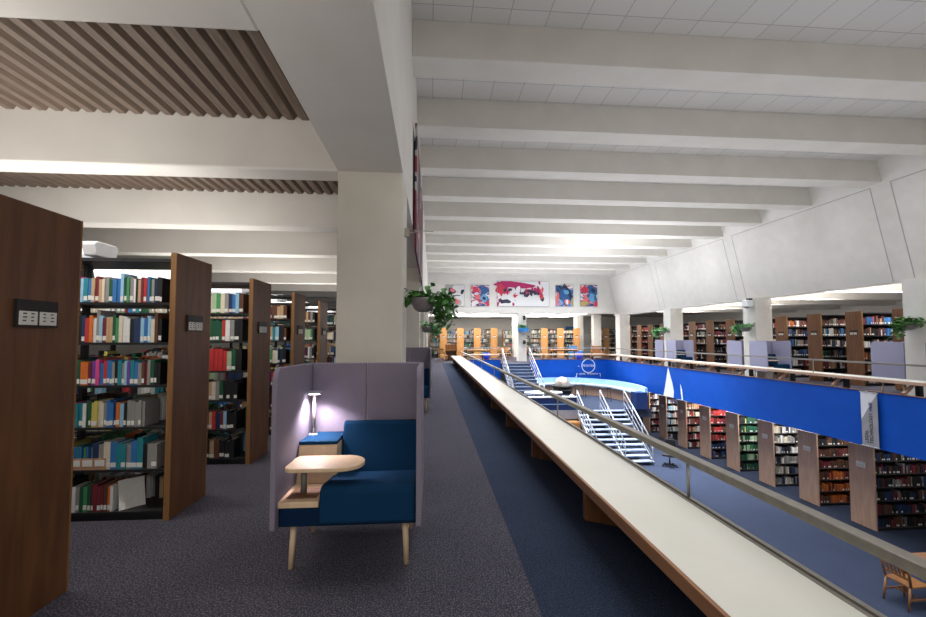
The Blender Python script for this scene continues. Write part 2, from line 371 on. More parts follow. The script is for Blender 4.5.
# ------------------------------------------------------------------ bookcase ranges
def sign_holder(parent_panel, x, yc, z, dirx, white=False):
    """black holder with printed cards, on the panel's outer face at local x; dirx = outward sign"""
    mb = MB()
    w, h = .25, .155
    xs = sorted((x, x + dirx * .018))
    mb.box(xs[0], xs[1], yc - w / 2, yc + w / 2, z - h / 2, z + h / 2, 0)
    xs = sorted((x + dirx * .018, x + dirx * .022))
    for s in (-1, 1):
        y0, y1 = sorted((yc + s * .008, yc + s * (w / 2 - .012)))
        mb.box(xs[0], xs[1], y0, y1, z - h / 2 + .012, z + .012, 1)
        x2 = sorted((x + dirx * .022, x + dirx * .0235))
        for r in range(3):
            for q in (0, 1):
                ya = y0 + .018 + q * .048
                mb.box(x2[0], x2[1], ya, ya + rnd.uniform(.014, .028), z - .045 + r * .02, z - .038 + r * .02, 2)
    return mb.build('sign_holder', [M['paper'] if white else M['black'], M['paper'], M['ink']], parent_panel)
def make_range(name, label, group, loc, rz, sgn, length, depth, height, zs, panel_mat, edge_mat, sign_z, shelf_mat='darkshelf', panels_thick=.045, simple=False):
    """range runs from its end panel at local x=0 towards sgn*x; local y 0..depth, face at y=0"""
    t = thing(name, label, 'bookcase', loc, rz, group)
    L = lambda a, b: tuple(sorted((sgn * a, sgn * b)))
    x0, x1 = L(0, panels_thick)
    p = MB().box(x0, x1, .012, depth - .012, 0, height).build('end_panel', panel_mat, t, .004)
    MB().box(x0 - .001, x1 + .001, 0, .012, 0, height).box(x0 - .001, x1 + .001, depth - .012, depth, 0, height).build('wooden_edging', edge_mat, p)
    sign_holder(p, 0, depth * .5, sign_z, -sgn, panel_mat == M['oak'])
    x0, x1 = L(panels_thick, length)
    for z in zs: MB().box(x0, x1, .03, depth - .03, z - .022, z).build('shelf', M[shelf_mat], t)
    MB().box(x0, x1, .04, depth - .04, 0, zs[0] - .022).build('plinth', M['black'], t)
    MB().box(x0, x1, .06, depth - .06, height - .075, height - .045).build('top_canopy', M['black'], t)
    if simple: MB().box(x0, x1, depth / 2 - .006, depth / 2 + .006, zs[0], height - .075).build('back_panel', M['black'], t)
    a = panels_thick + .01
    while a < length + .05:
        xa, xb = L(a, a + .03)
        MB().box(xa, xb, depth / 2 - .03, depth / 2 + .03, zs[0] - .022, height - .045).build('upright', M['black'], t); a += .91
    return t
def xform(loc, rz):
    c, s = math.cos(rz), math.sin(rz)
    return lambda x, y, z: (loc[0] + c * x - s * y, loc[1] + s * x + c * y, loc[2] + z)

ZL = [.075, .44, .81, 1.18, 1.56, 1.92]
LY = [2.27 + 1.6 * k for k in range(9)]
LX = -2.30
wal = ['large', 'nearest open', 'third', 'fourth', 'fifth', 'sixth', 'seventh', 'eighth', 'ninth']
LEFTLAB = ['walnut panelled bookcase range at the left edge, its end filling the frame side',
           'walnut panelled bookcase range with full view of colourful books, second from the left edge']
for k, y in enumerate(LY):
    lab = LEFTLAB[k] if k < 2 else f'walnut ended bookcase range in the left row, {ORD[k+1]} from the camera'
    make_range('bookcase', lab, 'left bookcase ranges', (LX, y, 0), 0, -1, 2.6, .60, 2.37, ZL, M['walnut'], M['walnut_edge'], 1.74, 'black')
# individual books on the second, third and fourth ranges
book_n = 0
def book(x0, x1, yf, z, h, c, label, group, dep=.19, withlabel=True, lean=0.):
    global book_n
    book_n += 1
    w = x1 - x0
    mb = MB()
    def B(a, b, c0, d, e, f, mi):
        o = len(mb.v); mb.box(a, b, c0, d, e, f, mi)
        for i in range(o, o + 8):
            v = mb.v[i]; mb.v[i] = (v[0] + lean * v[2] / h, v[1], v[2])
    ct = min(.003, w * .15)
    B(0, ct, 0, dep, 0, h, 0); B(w - ct, w, 0, dep, 0, h, 0); B(ct, w - ct, 0, .004, 0, h, 0)
    B(ct, w - ct, .004, dep - .006, .003, h - .005, 1)
    o = mb.build('book', [BM[c], M['paper']])
    o.location = (x0, yf, z); tag(o, label, 'book', group)
    if withlabel and c not in 'Wx' and rnd.random() < .62:
        zz = rnd.uniform(.012, .022); ll = MB(); lw = lean * .04 / h
        ll.box(.0012 + lw, w - .0012 + lw, -.0015, 0, zz, zz + min(.04, .02 + w)); ll.build('call_number_label', M['paper'], o)
    return o
SH2 = ['PSEBTrTCAgBBsgGAWKTrRBgAbKK', 'KKbROWaSrTTgGCWWKbbSBSCnK', 'RgOOrVPBRBBAKEASVEBANrAgKK', 'PEEWggYYCCABBbOSKAAAAA',
       '####bACBEEABeKAA', 'WAgGgrrrrNOW/']
SHN = ['top shelf', 'second shelf down', 'third shelf down', 'fourth shelf down', 'fifth shelf down', 'bottom shelf']
def tier_fill(codes, x0, x1, yf, si, case, tall, thick=None, gapend=0., group=None):
    z = ZL[5 - si] + .0005
    n = len(codes)
    ws = [rnd.uniform(.75, 1.3) for _ in codes]
    tot = sum(ws); avail = (x1 - x0) * (1 - gapend); x = x0
    cnt = 0
    for c, w in zip(codes, ws):
        w = w / tot * avail
        if c in '#/ ': x += w; continue
        cnt += 1
        h = tall * rnd.uniform(.86, 1.0)
        if c == 'a': c = 'A'; h = tall * 1.18
        elif c == 's': c = 'S'; h = tall * 1.12
        elif c == 'e': c = 'E'; h = tall * 1.12
        elif c == 'n': c = 'N'; h = tall * 1.08
        w_ = min(w - .0015, .055)
        book(x, x + w_, yf + rnd.uniform(0, .012), z, h, c, f'{PAL[c][0]} book, {ORD[cnt]} from left on {SHN[si]} of {case}', group or f'books on the {SHN[si]} of {case}', rnd.uniform(.16, .21))
        x += w
yf2 = LY[1] + .045
for si, codes in enumerate(SH2):
    tall = [.235, .245, .225, .235, .245, .255][si]
    if si == 5:
        tier_fill(codes[:-1], -3.14, -2.80, yf2, si, 'the nearest open bookcase', .24)
        continue
    tier_fill(codes, -3.17, -2.44 if si != 3 else -2.56, yf2, si, 'the nearest open bookcase', tall)
# leaning large book on the bottom shelf
lb = MB().box(0, .012, 0, .19, 0, .255)
o = lb.build('book', [M['paper'], M['ink']]); o.location = (-2.76, yf2 + .01, ZL[0] + .001); o.rotation_euler = (0, -.28, -.75); o.location.x = -2.75
tag(o, 'large pale book leaning aslant beside the gap on the bottom shelf', 'book')
# file boxes with pamphlets
fx = -3.17
for k in range(3):
    t = thing('file_box', f'tan open pamphlet box with white label, {["left","middle","right"][k]} of three on the fifth shelf down', 'box', (fx, yf2, ZL[1]), 0, 'pamphlet boxes')
    w = .098
    MB().box(0, w, 0, .004, 0, .10).box(0, w, .19, .194, 0, .16).box(0, .003, .004, .19, 0, .10).box(w - .003, w, .004, .19, 0, .10).box(.003, w - .003, .004, .19, 0, .003).build('box_body', M['cardboard'], t)
    MB().box(.008, w - .008, -.0015, 0, .03, .085).build('label_card', M['paper'], t)
    for q, c in enumerate(['SBEB', 'GBbS', 'ASEV'][k]):
        xx = fx + .006 + q * .022
        oo = MB().box(0, .017, 0, .16, 0, .19).build('pamphlet', BM[c]); oo.location = (xx, yf2 + .012, ZL[1] + .004)
        tag(oo, f'{PAL[c][0]} pamphlet, {ORD[q+1]} from left in the {["left","middle","right"][k]} tan pamphlet box', 'pamphlet', 'pamphlets in the tan boxes')
    fx += .101
# bookends on the nearest range
for k, (x, zi) in enumerate([(-2.83, 5), (-2.98, 5), (-2.62, 5)]):
    o = MB().box(0, .003, 0, .16, 0, .27).box(.003, .09, 0, .16, 0, .002).build('bookend', M['darkshelf']); o.location = (x, yf2 + .03, ZL[zi] + .0005)
    COL.objects.unlink(o); bpy.data.objects.remove(o)
yf3 = LY[2] + .045
SH3 = ['CCLGCAbBSN', 'gggggRWAKK', 'RRRRRRLgKK', 'bbTCAgKKKK', 'RrTRbrSKKK', 'NKTNKKK']
for si, codes in enumerate(SH3):
    tier_fill(codes, -2.92, -2.44, yf3, si, 'the third bookcase', [.27, .285, .28, .25, .23, .24][si], gapend=.0 if si < 3 else .1)
yf4 = LY[3] + .045
SH4 = ['rNNTTN', 'TESKKN', 'GCWKbK', 'bRWKTb', 'KrbARK', 'KNKTKb']
for si, codes in enumerate(SH4):
    tier_fill(codes, -2.72, -2.44, yf4, si, 'the fourth bookcase', .24)
yf5 = LY[4] + .045
SH5 = ['NTNAK', 'LLLGK', 'rbWAK', 'OTKKb', 'RKbAK', 'KNKTK']
for si, codes in enumerate(SH5):
    tier_fill(codes, -2.62, -2.42, yf5, si, 'the fifth bookcase', .24, thick=None)
# mass fill of the rest of the left ranges
for k, y in enumerate(LY):
    T = xform((LX, y, 0), 0)
    for zi, z in enumerate(ZL):
        xr = {1: -.84, 2: -.60, 3: -.40, 4: -.30}.get(k, -.06)
        if k > 0: fill_shelf(T, -2.5, xr, .045, 1, z, .28, MIX, .024, .045, .5)
        if k in (0, 1, 2, 3): fill_shelf(T, -2.5, -.06, .555, -1, z, .28, MIX, .024, .045, .0)
# upper right gallery ranges
RX = 14.3
RY = [11.24 + 1.46 * k - .0 for k in range(13)]
ZR = [.09, .48, .88, 1.28, 1.68, 2.06]
RPAL = ['RPWCKKBNTGgSW', 'rNbKWACTBRO', 'KNAbrWCBgTK', 'WCBbRrKNAO', 'rRNCWKbA', 'KANbCrW', 'RrWCbKN', 'KNArW', 'rRWKN', 'KNbAW', 'KNAr', 'RrKN', 'KNAb']
for k, y in enumerate(RY):
    make_range('bookcase', f'walnut ended bookcase range in the right gallery, {ORD[k+1]} from the near end', 'right gallery ranges', (RX, y, 0), 0, 1, 3.0, .55, 2.5, ZR, M['gallery'], M['walnut_edge'], 1.78, simple=True)
    T = xform((RX, y, 0), 0)
    for z in ZR: fill_shelf(T, .07, 2.9, .045, 1, z, .31, RPAL[k] + 'KNK', .028, .05, .45, .1)
# lower ranges
LOWX = 12.4
WY = [10.86 + 1.72 * k for k in range(8)]
ZW = [.08, .45, .82, 1.19, 1.56, 1.92]
WPAL = ['KrAKNb', 'NrrNNW', 'WAKAKCb', 'gGKYgGg', 'RRrRrN', 'WTNRrOC', 'WRrSbKC', 'rNbWKA']
for k, y in enumerate(WY):
    make_range('bookcase', f'pale oak ended bookcase range on the lower floor, {ORD[k+1]} from the near end', 'lower floor ranges', (LOWX, y, LOW), 0, 1, 3.2, .70, 2.3, ZW, M['oak'], M['oak'], 1.75, simple=True)
    T = xform((LOWX, y, LOW), 0)
    for zi, z in enumerate(ZW):
        pal = WPAL[k]
        if k == 1: pal = 'OOrN' if zi < 3 else 'NrNK'
        if k == 4 and zi < 2: pal = 'bKrB'
        if k == 3: pal = 'gKgYgK' if rnd.random() < .6 else 'gGKgL'
        fill_shelf(T, .07, 3.0, .045, 1, z, .29, pal, .03, .05, .25, .15)
# far ranges running away from the camera
FX = [.64 + 1.36 * k for k in range(4)] + [8.86, 10.19, 11.55]
for k, x in enumerate(FX):
    loc = (x + .55, 33., 0)
    make_range('bookcase', f'amber oak ended bookcase range at the far end, {ORD[k+1]} from the left', 'far end ranges', loc, PI / 2, 1, 4., .55, 2.4, [.09, .48, .86, 1.24, 1.62, 2.0], M['amber'], M['amber'], 1.72)
    T = xform(loc, PI / 2)
    for z in [.09, .48, .86, 1.24, 1.62, 2.0]: fill_shelf(T, .07, 3.9, .505, -1, z, .3, MIX + 'WWCC', .03, .055, .3)
for k in range(2):
    loc = (-.2 + 6.9 * k, 38.6, 0)
    make_range('bookcase', ['bookcase range closing the left far aisles', 'bookcase range closing the right far aisles'][k], 'closing ranges', loc, 0, 1, 6.2, .5, 2.4, [.09, .48, .86, 1.24, 1.62, 2.0], M['amber'], M['amber'], 1.72)
    T = xform(loc, 0)
    for z in [.09, .48, .86, 1.24, 1.62, 2.0]: fill_shelf(T, .07, 6.1, .045, 1, z, .3, MIX + 'WWCC', .03, .055, .3)
for k, x in enumerate((14.2, 15.5)):
    loc = (x + .55, 33.4, 0)
    make_range('bookcase', ['dark wooden bookcase range beyond the right far corner, left one', 'dark wooden bookcase range beyond the right far corner, right one'][k], 'corner ranges', loc, PI / 2, 1, 3., .55, 2.4, [.09, .48, .86, 1.24, 1.62, 2.0], M['walnut_edge'], M['walnut_edge'], 1.72)
    T = xform(loc, PI / 2)
    for z in [.09, .48, .86, 1.24, 1.62, 2.0]: fill_shelf(T, .07, 2.9, .505, -1, z, .3, MIX, .03, .055, .3)
me = bpy.data.meshes.new('shelved_books'); me.from_pydata(MASS_V, [], MASS_F)
ca = me.color_attributes.new('cover', 'FLOAT_COLOR', 'POINT')
flat = []
for c in MASS_C: flat += [c[0], c[1], c[2], 1.]
ca.data.foreach_set('color', flat); me.materials.append(M['bookmass']); me.update()
o = bpy.data.objects.new('shelved_books', me); COL.objects.link(o)
tag(o, 'mass of mixed books filling the more distant library shelves', 'books', None, 'stuff')

# ------------------------------------------------------------------ study booths
def rounded_poly(pts, r, n=6):
    """round the corners of a 2D polygon; r is one radius per corner"""
    out = []; k = len(pts)
    for i, p in enumerate(pts):
        p = Vector(p); rr = r[i]
        if rr <= 0: out.append(tuple(p)); continue
        a = (Vector(pts[i - 1]) - p).normalized(); b = (Vector(pts[(i + 1) % k]) - p).normalized()
        ang = a.angle(b); d = rr / math.tan(ang / 2); c = p + (a + b).normalized() * (rr / math.sin(ang / 2))
        s = p + a * d - c; e = p + b * d - c
        for j in range(n + 1):
            q = j / n; v = (s * (1 - q) + e * q).normalized() * rr; out.append(tuple(c + v))
    return out
def make_booth(label, loc, rz, felt, W=.96, D=.85, lamp=True):
    t = thing('study_booth', label, 'booth', loc, rz, 'high backed study booths')
    th = .035
    prof = rounded_poly([(0, .32), (D, .34), (D, 1.385), (0, 1.40)], [.03, 0, 0, .09])
    MB().prism(prof, 'x', 0, th).build('side_screen', felt, t, .008, 3)
    MB().prism(prof, 'x', W - th, W).build('side_screen', felt, t, .008, 3)
    MB().box(th, W * .5 - .003, D - th, D, .34, 1.385).build('back_screen', felt, t, .008, 3)
    MB().box(W * .5 + .003, W - th, D - th, D, .34, 1.385).build('back_screen', felt, t, .008, 3)
    MB().box(th, W - th, .06, D - th, .33, .46).build('base', M['upholstery_dark'], t, .015, 3)
    # wooden side shelf with socket, rear storage block with a blue top
    sh = MB().box(th, .30, .05, D - th, .46, .50).build('side_shelf', M['pale'], t, .004)
    sd = MB().prism([(.40, .50), (.46, .775), (D - th - .01, .775), (D - th - .01, .50)], 'x', th + .005, .33).build('storage_block', M['pale'], t, .006)
    MB().prism([(.455, .777), (D - th - .01, .777), (D - th - .01, .80), (.46, .80)], 'x', th + .005, .33).build('storage_top', M['upholstery'], sd, .004)
    # seat and back cushions
    MB().prism(rounded_poly([(.03, .34), (.60, .40), (.62, .53), (.05, .60)], [.03, .02, .05, .06]), 'x', .305, W - th - .004).build('seat_cushion', M['upholstery'], t, .03, 4)
    MB().prism(rounded_poly([(.54, .50), (.70, .50), (.77, .90), (.66, .92)], [.02, .02, .04, .04]), 'x', .335, W - th - .004).build('back_cushion', M['upholstery'], t, .02, 4)
    # pedestal table with an oblong top
    tb = MB().prism(rounded_poly([(.07, .02), (.585, .02), (.585, .34), (.07, .34)], [.06, .155, .155, .06], 10), 'z', .70, .728).build('table_top', M['pale'], t, .006, 3)
    MB().tube([(.16, .20, .505), (.16, .20, .70)], .022, 12).build('table_post', M['railpaint'], t)
    MB().box(.07, .27, .11, .30, .50, .507).build('table_base_plate', M['walnut'], t, .003)
    for x in (.10, W - .12):
        for y in (.20, D - .14):
            MB().tube([(x, y, .34), (x + (.015 if x > .5 else -.015), y - (.02 if y < .4 else -.02), 0)], .024, 10, r2=.018).build('leg', M['pale'], t)
    l = MB().tube([(.085, .70, .80), (.085, .70, 1.145)], .014, 12).build('lamp_post', M['railpaint'], t)
    MB().lathe([(.0, .0), (.035, .0), (.035, .012), (0, .012)], (.085, .68, .80), 16).build('lamp_foot', M['steel_light'], l)
    MB().box(.055, .155, .60, .71, 1.145, 1.16).build('lamp_head', M['steel_light'], l, .004)
    MB().box(.065, .145, .61, .66, 1.141, 1.145).build('lamp_led', M['ledglow'], l)
    return t
b0 = make_booth('mauve study booth with navy seat, oblong birch table and lit lamp, nearest the camera', (-1.06, 2.84, 0), 0, M['screen'], W=.99)
copy_tree(b0, (-1.0, 8.75, 0), 0, 'mauve study booth behind the first left column, only its top showing')
br = make_booth('bluish-lit mauve study booth cut by the right edge of the photo', (12.05, 9.66, 0), 0, M['screen_bluelit'])
br.location = (12.35, 8.62, 0)
br.scale = (1, 1, 1.07)
copy_tree(br, (12.3, 14.32, 0), 0, 'bluish-lit mauve study booth on the near side of the gallery column bearing a white device')
copy_tree(br, (13.72, 11.12, 0), PI, 'bluish-lit mauve study booth on the far side of the nearest right gallery column')
copy_tree(br, (13.62, 16.87, 0), PI, 'bluish-lit mauve study booth on the far side of the gallery column bearing a white device')
copy_tree(br, (12.35, 20.1, 0), 0, 'bluish-lit mauve study booth on the near side of the gallery column one further back')
copy_tree(br, (13.65, 22.67, 0), PI, 'bluish-lit mauve study booth on the far side of the gallery column one further back')

# ------------------------------------------------------------------ plants
def leaf_cluster(mb, c, rx, ry, rz, n, size, seed, droop=0.):
    r = random.Random(seed)
    for _ in range(n):
        u, v, w = (r.gauss(0, .5) for _ in range(3))
        p = Vector((c[0] + rx * max(-1, min(1, u)), c[1] + ry * max(-1, min(1, v)), c[2] + rz * max(-1, min(1, w))))
        a = r.uniform(0, 2 * PI); el = r.uniform(-.9, .5); s = size * r.uniform(.7, 1.25)
        d = Vector((math.cos(a) * math.cos(el), math.sin(a) * math.cos(el), math.sin(el)))
        sd = d.cross(Vector((0, 0, 1))).normalized() if abs(d.z) < .95 else Vector((1, 0, 0))
        roll = r.uniform(-.8, .8); up = sd.cross(d); sd = sd * math.cos(roll) + up * math.sin(roll); up = sd.cross(d)
        prof = [(0, .0), (.18, .33), (.42, .42), (.72, .27), (1, 0)]
        vs = []
        for q, wd in prof:
            mid = p + d * (s * q) - Vector((0, 0, 1)) * (s * .22 * q * q)
            vs += [mid - sd * (s * wd) + up * (s * .10 * wd / .42), mid, mid + sd * (s * wd) + up * (s * .10 * wd / .42)]
        fs = []
        for i in range(4):
            fs += [(i * 3, i * 3 + 1, i * 3 + 4, i * 3 + 3), (i * 3 + 1, i * 3 + 2, i * 3 + 5, i * 3 + 4)]
        mb.add(vs, fs, 0, True)
def hanging_plant(label, loc, s, trail, mat, seed, n=150, dirx=1, potmat='pot', arm=True):
    t = thing('hanging_plant', label, 'plant', loc, 0, 'wall hung plants')
    MB().lathe([(0, -.13), (.06, -.125), (.10, -.10), (.125, -.05), (.13, .0), (.135, .03), (.12, .03), (.115, .0), (.0, -.01)], (0, 0, 0), 28).build('pot', M[potmat], t)
    if arm: MB().beam((0, .11, -.02), (-dirx * .19, .11, -.02), .02, .03).build('bracket_arm', M['steel_light'], t)
    f = MB()
    leaf_cluster(f, (.02, 0, .07), .26, .18, .10, n, .075, seed)
    r = random.Random(seed + 1); stems = MB()
    for k in range(trail):
        a = r.uniform(-.9, 1.1); L = r.uniform(.15, .36)
        pts = [Vector((.10 * dirx, .0, .04))]; x = .12 + r.uniform(.0, .22); 
        for q in range(7):
            zz = .06 - L * (q / 6) ** 1.2
            pts.append(Vector((dirx * (x + .03 * math.sin(q + k)), a * .12, zz)))
        stems.tube(pts, .003, 5)
        for p in pts[1:]: leaf_cluster(f, p, .035, .03, .02, 3, .07, r.randint(0, 9999))
    f.build('foliage', mat, t)
    if trail: stems.build('vine_stem', mat, t)
    return t
hanging_plant('trailing green plant in a round grey pot on the near beige column', (-.10, 4.66, 2.02), 1, 11, M['leaf'], 3, 120)
hanging_plant('smaller pale green trailing plant on the second left column', (-.13, 10.4, 1.86), 1, 8, M['leaf2'], 9, 70)
for k, (x, y, z) in enumerate([(12.42, 9.86, 1.95), (12.42, 15.5, 2.0), (12.42, 21.4, 1.97)]):
    o = hanging_plant(['bushy green plant hung on the right gallery column nearest the camera', 'bushy green plant hung on the gallery column bearing a white device', 'bushy green plant hung on the gallery column one further back'][k], (x, y, z), 1, 5, M['leaf2'] if k else M['leaf'], 20 + k, 170, -1)
    o.scale = (1.45, 1.45, 1.15)
t = thing('planter', 'bright blue box planter with a small green plant on the far column', 'planter', (6.18, YE - .22, 2.02))
MB().prism([(-.32, 0), (.32, 0), (.36, .28), (-.36, .28)], 'y', -.18, .18).build('planter_box', M['trayblue'], t, .01)
f = MB(); leaf_cluster(f, (-.1, 0, .38), .34, .15, .13, 110, .12, 77); f.build('foliage', M['leaf2'], t)
for z, lab in ((2.98, 'small black box high on the far column above the blue planter'), (1.32, 'small black box on the far column below the blue planter')):
    t = thing('wall_speaker', lab, 'speaker', (6.3, YE - .1, z), 0)
    MB().box(-.08, .08, -.06, .08, -.14, .14).build('speaker_body', M['black'], t, .01)
    MB().lathe([(0, 0), (.05, 0), (.05, .01), (0, .01)], (0, 0, 0), 16).build('speaker_cone', M['darkshelf'], t).rotation_euler = (PI / 2, 0, 0)
    COL.objects[-1].location = (0, -.06, 0)
t = thing('column_device', 'white wall device hanging high on the gallery column', 'device', (12.56, 15.5, 2.98), 0)
MB().box(-.15, .1, -.18, .18, -.14, .12).build('device_body', M['plastic_white'], t, .03, 3)
MB().box(.0, .14, -.08, .08, .12, .2).build('mounting_bracket', M['black'], t)
MB().lathe([(0, -.2), (.07, -.19), (.09, -.14)], (-.04, 0, 0), 16).build('lens_dome', M['greypanel'], t)
t = thing('wall_bracket', 'thin metal arm bracket projecting from the near beige column', 'bracket', (XW, 4.62, 2.78))
MB().beam((0, 0, 0), (.05, 0, 0), .06, .09).build('mounting_plate', M['steel'], t)
MB().tube([(0, 0, .03), (.16, 0, .03), (.32, 0, .02)], .006, 6).tube([(0, 0, -.03), (.16, 0, .028)], .005, 6).build('arm', M['steel'], t)

# ------------------------------------------------------------------ paintings
def art_mat(name, stops, scale, dist, seed):
    m = new_mat(name, (.8, .8, .8), .55)
    v = coords(m)
    n = nd(m, 'ShaderNodeTexNoise'); n.noise_dimensions = '4D'; n.inputs['Scale'].default_value = scale; n.inputs['Distortion'].default_value = dist
    n.inputs['W'].default_value = seed; n.inputs['Detail'].default_value = 1.5
    lk(m, v, n.inputs['Vector'])
    r = ramp(m, stops, 'CONSTANT'); lk(m, n.outputs['Fac'], r.inputs['Fac']); lk(m, r.outputs['Color'], bsdf(m).inputs['Base Color'])
    return m
cR = (.55, .03, .07); cD = (.015, .02, .05); cWt = (.72, .72, .73); cBl = (.02, .10, .28); cPk = (.70, .16, .18); cMg = (.40, .01, .11); cOl = (.40, .36, .10); cGy = (.42, .40, .38); cSk = (.12, .35, .62)
def blob(mb, cx, cz, rx, rz, mi, seed, y):
    r = random.Random(seed); n = 18
    ph = [r.uniform(0, 6.28) for _ in range(3)]
    poly = [(cx + rx * (1 + .22 * math.sin(2 * a + ph[0]) + .14 * math.sin(3 * a + ph[1])) * math.cos(a), cz + rz * (1 + .22 * math.sin(2 * a + ph[1]) + .12 * math.sin(4 * a + ph[2])) * math.sin(a)) for a in [2 * PI * k / n for k in range(n)]]
    mb.prism(poly, 'y', y - .003, y, mi)
PM = [new_mat('oil_' + n, c, .5) for n, c in (('red', cR), ('dark', cD), ('white', cWt), ('blue', cBl), ('pink', cPk), ('magenta', cMg), ('olive', cOl), ('sky', cSk))]
def painting(label, x0, x1, z0, z1, mat, blobs):
    cx, cz = (x0 + x1) / 2, (z0 + z1) / 2
    t = thing('painting', label, 'painting', (cx, YE - .045, cz), 0, 'abstract paintings on the far wall')
    w, h = (x1 - x0) / 2, (z1 - z0) / 2
    MB().box(-w, w, 0, .04, -h, h).build('canvas', mat, t)
    MB().box(-w - .02, -w, -.006, .045, -h - .02, h + .02).box(w, w + .02, -.006, .045, -h - .02, h + .02).box(-w, w, -.006, .045, h, h + .02).box(-w, w, -.006, .045, -h - .02, -h).build('frame', M['greypanel'], t)
    if blobs:
        mb = MB()
        for i, (u, v, ru, rv, mi) in enumerate(blobs): blob(mb, u * w, v * h, ru * w, rv * h, mi, i * 7 + int(x0 * 10), -.001 - .0012 * i)
        mb.build('painted_shapes', PM, t)
    return t
aA = art_mat('abstract_grey', [(0, cGy), (.42, cWt), (.62, cGy), (.7, cD)], 1.1, 1., 1.)
aB = art_mat('abstract_blue', [(0, cD), (.36, cBl), (.47, cPk), (.53, cWt), (.58, cBl), (.66, cR)], 1.6, 1.5, 2.)
aC = art_mat('abstract_white', [(0, cMg), (.4, cWt), (.62, cWt), (.68, cPk)], .8, 1.2, 3.)
aD = art_mat('abstract_arch', [(0, cD), (.38, cBl), (.48, cSk), (.54, cPk), (.6, cWt)], 1.5, 1.2, 5.)
painting('small grey and white painting with a coral disc, leftmost on the far wall', .94, 2.17, 3.78, 5.2, aA, [(-.35, .45, .38, .3, 1), (-.3, .5, .25, .2, 4), (.8, .35, .2, .22, 1), (.1, -.55, .36, .3, 4), (0, 0, .7, .05, 1)])
painting('small blue and red painting with a pale blue ring, second from left', 2.65, 3.88, 3.78, 5.2, aB, [(.45, .5, .5, .42, 3), (-.5, .6, .35, .25, 0), (.45, -.25, .36, .36, 7), (.45, -.25, .17, .17, 1), (-.6, -.75, .4, .3, 2), (.8, -.75, .22, .22, 0), (-.3, -.15, .4, .2, 4), (-.3, -.9, .15, .1, 1)])
bl = [(-.35, .72, .7, .26, 5), (-.85, .3, .18, .45, 0), (-.72, -.62, .24, .2, 1), (-.3, .3, .3, .16, 2)]
r_ = random.Random(5)
for k in range(46):
    u = r_.uniform(-.8, .8); bl.append((u, .15 + r_.gauss(0, .22), r_.uniform(.03, .10), r_.uniform(.08, .26), r_.choice([1, 1, 0, 5, 4, 2, 1])))
painting('wide red, white and black abstract painting above the far column', 4.44, 8.06, 3.78, 5.5, aC, bl)
painting('small painting with a dark arch over blue and red shapes, second from right', 8.54, 9.76, 3.8, 5.24, aD, [(.1, .1, .7, .85, 1), (.0, .0, .5, .7, 3), (.3, -.6, .3, .32, 4), (.3, -.6, .15, .2, 2), (-.8, -.3, .18, .6, 4), (.2, .35, .3, .25, 7), (.9, -.6, .12, .4, 6)])
painting('small olive cornered painting with red and navy shapes, rightmost on the far wall', 10.28, 11.48, 3.82, 5.28, aB, [(-.5, .55, .4, .32, 0), (.45, .4, .42, .55, 3), (.35, -.2, .4, .4, 7), (-.6, -.75, .45, .25, 6), (-.35, -.3, .22, .4, 4), (.8, -.8, .22, .3, 0), (.5, .5, .2, .2, 1)])
t = thing('painting', 'huge dark red and white painting seen edge-on on the left girder wall', 'painting', (XW + .06, 6.45, 2.97))
mM = art_mat('abstract_mural', [(0, cD), (.46, (.13, .01, .03)), (.53, (.2, .02, .04)), (.58, cGy), (.62, cD), (.68, cGy)], .9, 1., 8.)
MB().box(-.03, .0, 0, 4.3, 0, 2.05).build('canvas', mM, t)
MB().box(-.06, -.03, .3, 4.0, .6, 1.9).build('mounting_batten', M['darkshelf'], t)

# ------------------------------------------------------------------ stairs, platform, banquette
def staircase(label, x0, x1, ytop, ztop, ybot, zbot, n, railxs, mat_tread, solid):
    t = thing('staircase', label, 'staircase', ((x0 + x1) / 2, ybot, zbot))
    ox, oy, oz = (x0 + x1) / 2, ybot, zbot
    run = (ytop - ybot) / n; rise = (ztop - zbot) / (n + (0 if solid else 0))
    for k in range(n):
        y = ybot + run * k; z = zbot + rise * (k + 1)
        if k == n - 1: z -= .004
        mb = MB().box(x0 - ox, x1 - ox, y - oy, y + run + .03 - oy if k < n - 1 else ytop - .01 - oy, z - .05 - oz, z - oz)
        if solid: mb.box(x0 - ox + .02, x1 - ox - .02, y + .03 - oy, y + .05 - oy, z - rise - oz, z - .05 - oz)
        mb.build('tread', M[mat_tread], t, .006)
    for x in railxs:
        if x in (x0, x1) or not solid:
            MB().beam((x - ox, 0, .05), (x - ox, ytop - oy - .06, ztop - oz - .14), .05, .22).build('stringer', M['steel_light'], t)
    for x in railxs:
        g = MB().tube([(x - ox, .05, .95), (x - ox, ytop - oy, ztop - oz + .95)], .03, 8).build('stair_rail', M['steel_light'], t)
        for h in (.35, .65):
            MB().tube([(x - ox, .05, h), (x - ox, ytop - oy, ztop - oz + h)], .015, 6).build('guard_bar', M['steel_light'], g)
        for q in (0, .33, .66, 1.):
            yy = .05 + (ytop - oy - .05) * q; zz = (ztop - oz) * q
            MB().tube([(x - ox, yy, zz + (0.1 if 0 < q < 1 else .0)), (x - ox, yy, zz + .95)], .02, 8).build('baluster', M['steel_light'], g)
    return t
M['tread_light'] = noisy('pale_blue_tread', (.30, .37, .50), (.36, .43, .57), 6, .5)
M['tread_dark'] = noisy('slate_tread', (.07, .10, .17), (.10, .13, .21), 40, .8)
staircase('open steel staircase with pale treads from the landing to the lower floor', 7.05, 9.4, 19.74, PLAT, 17.1, LOW, 11, (7.05, 8.2, 9.4), 'tread_light', False)
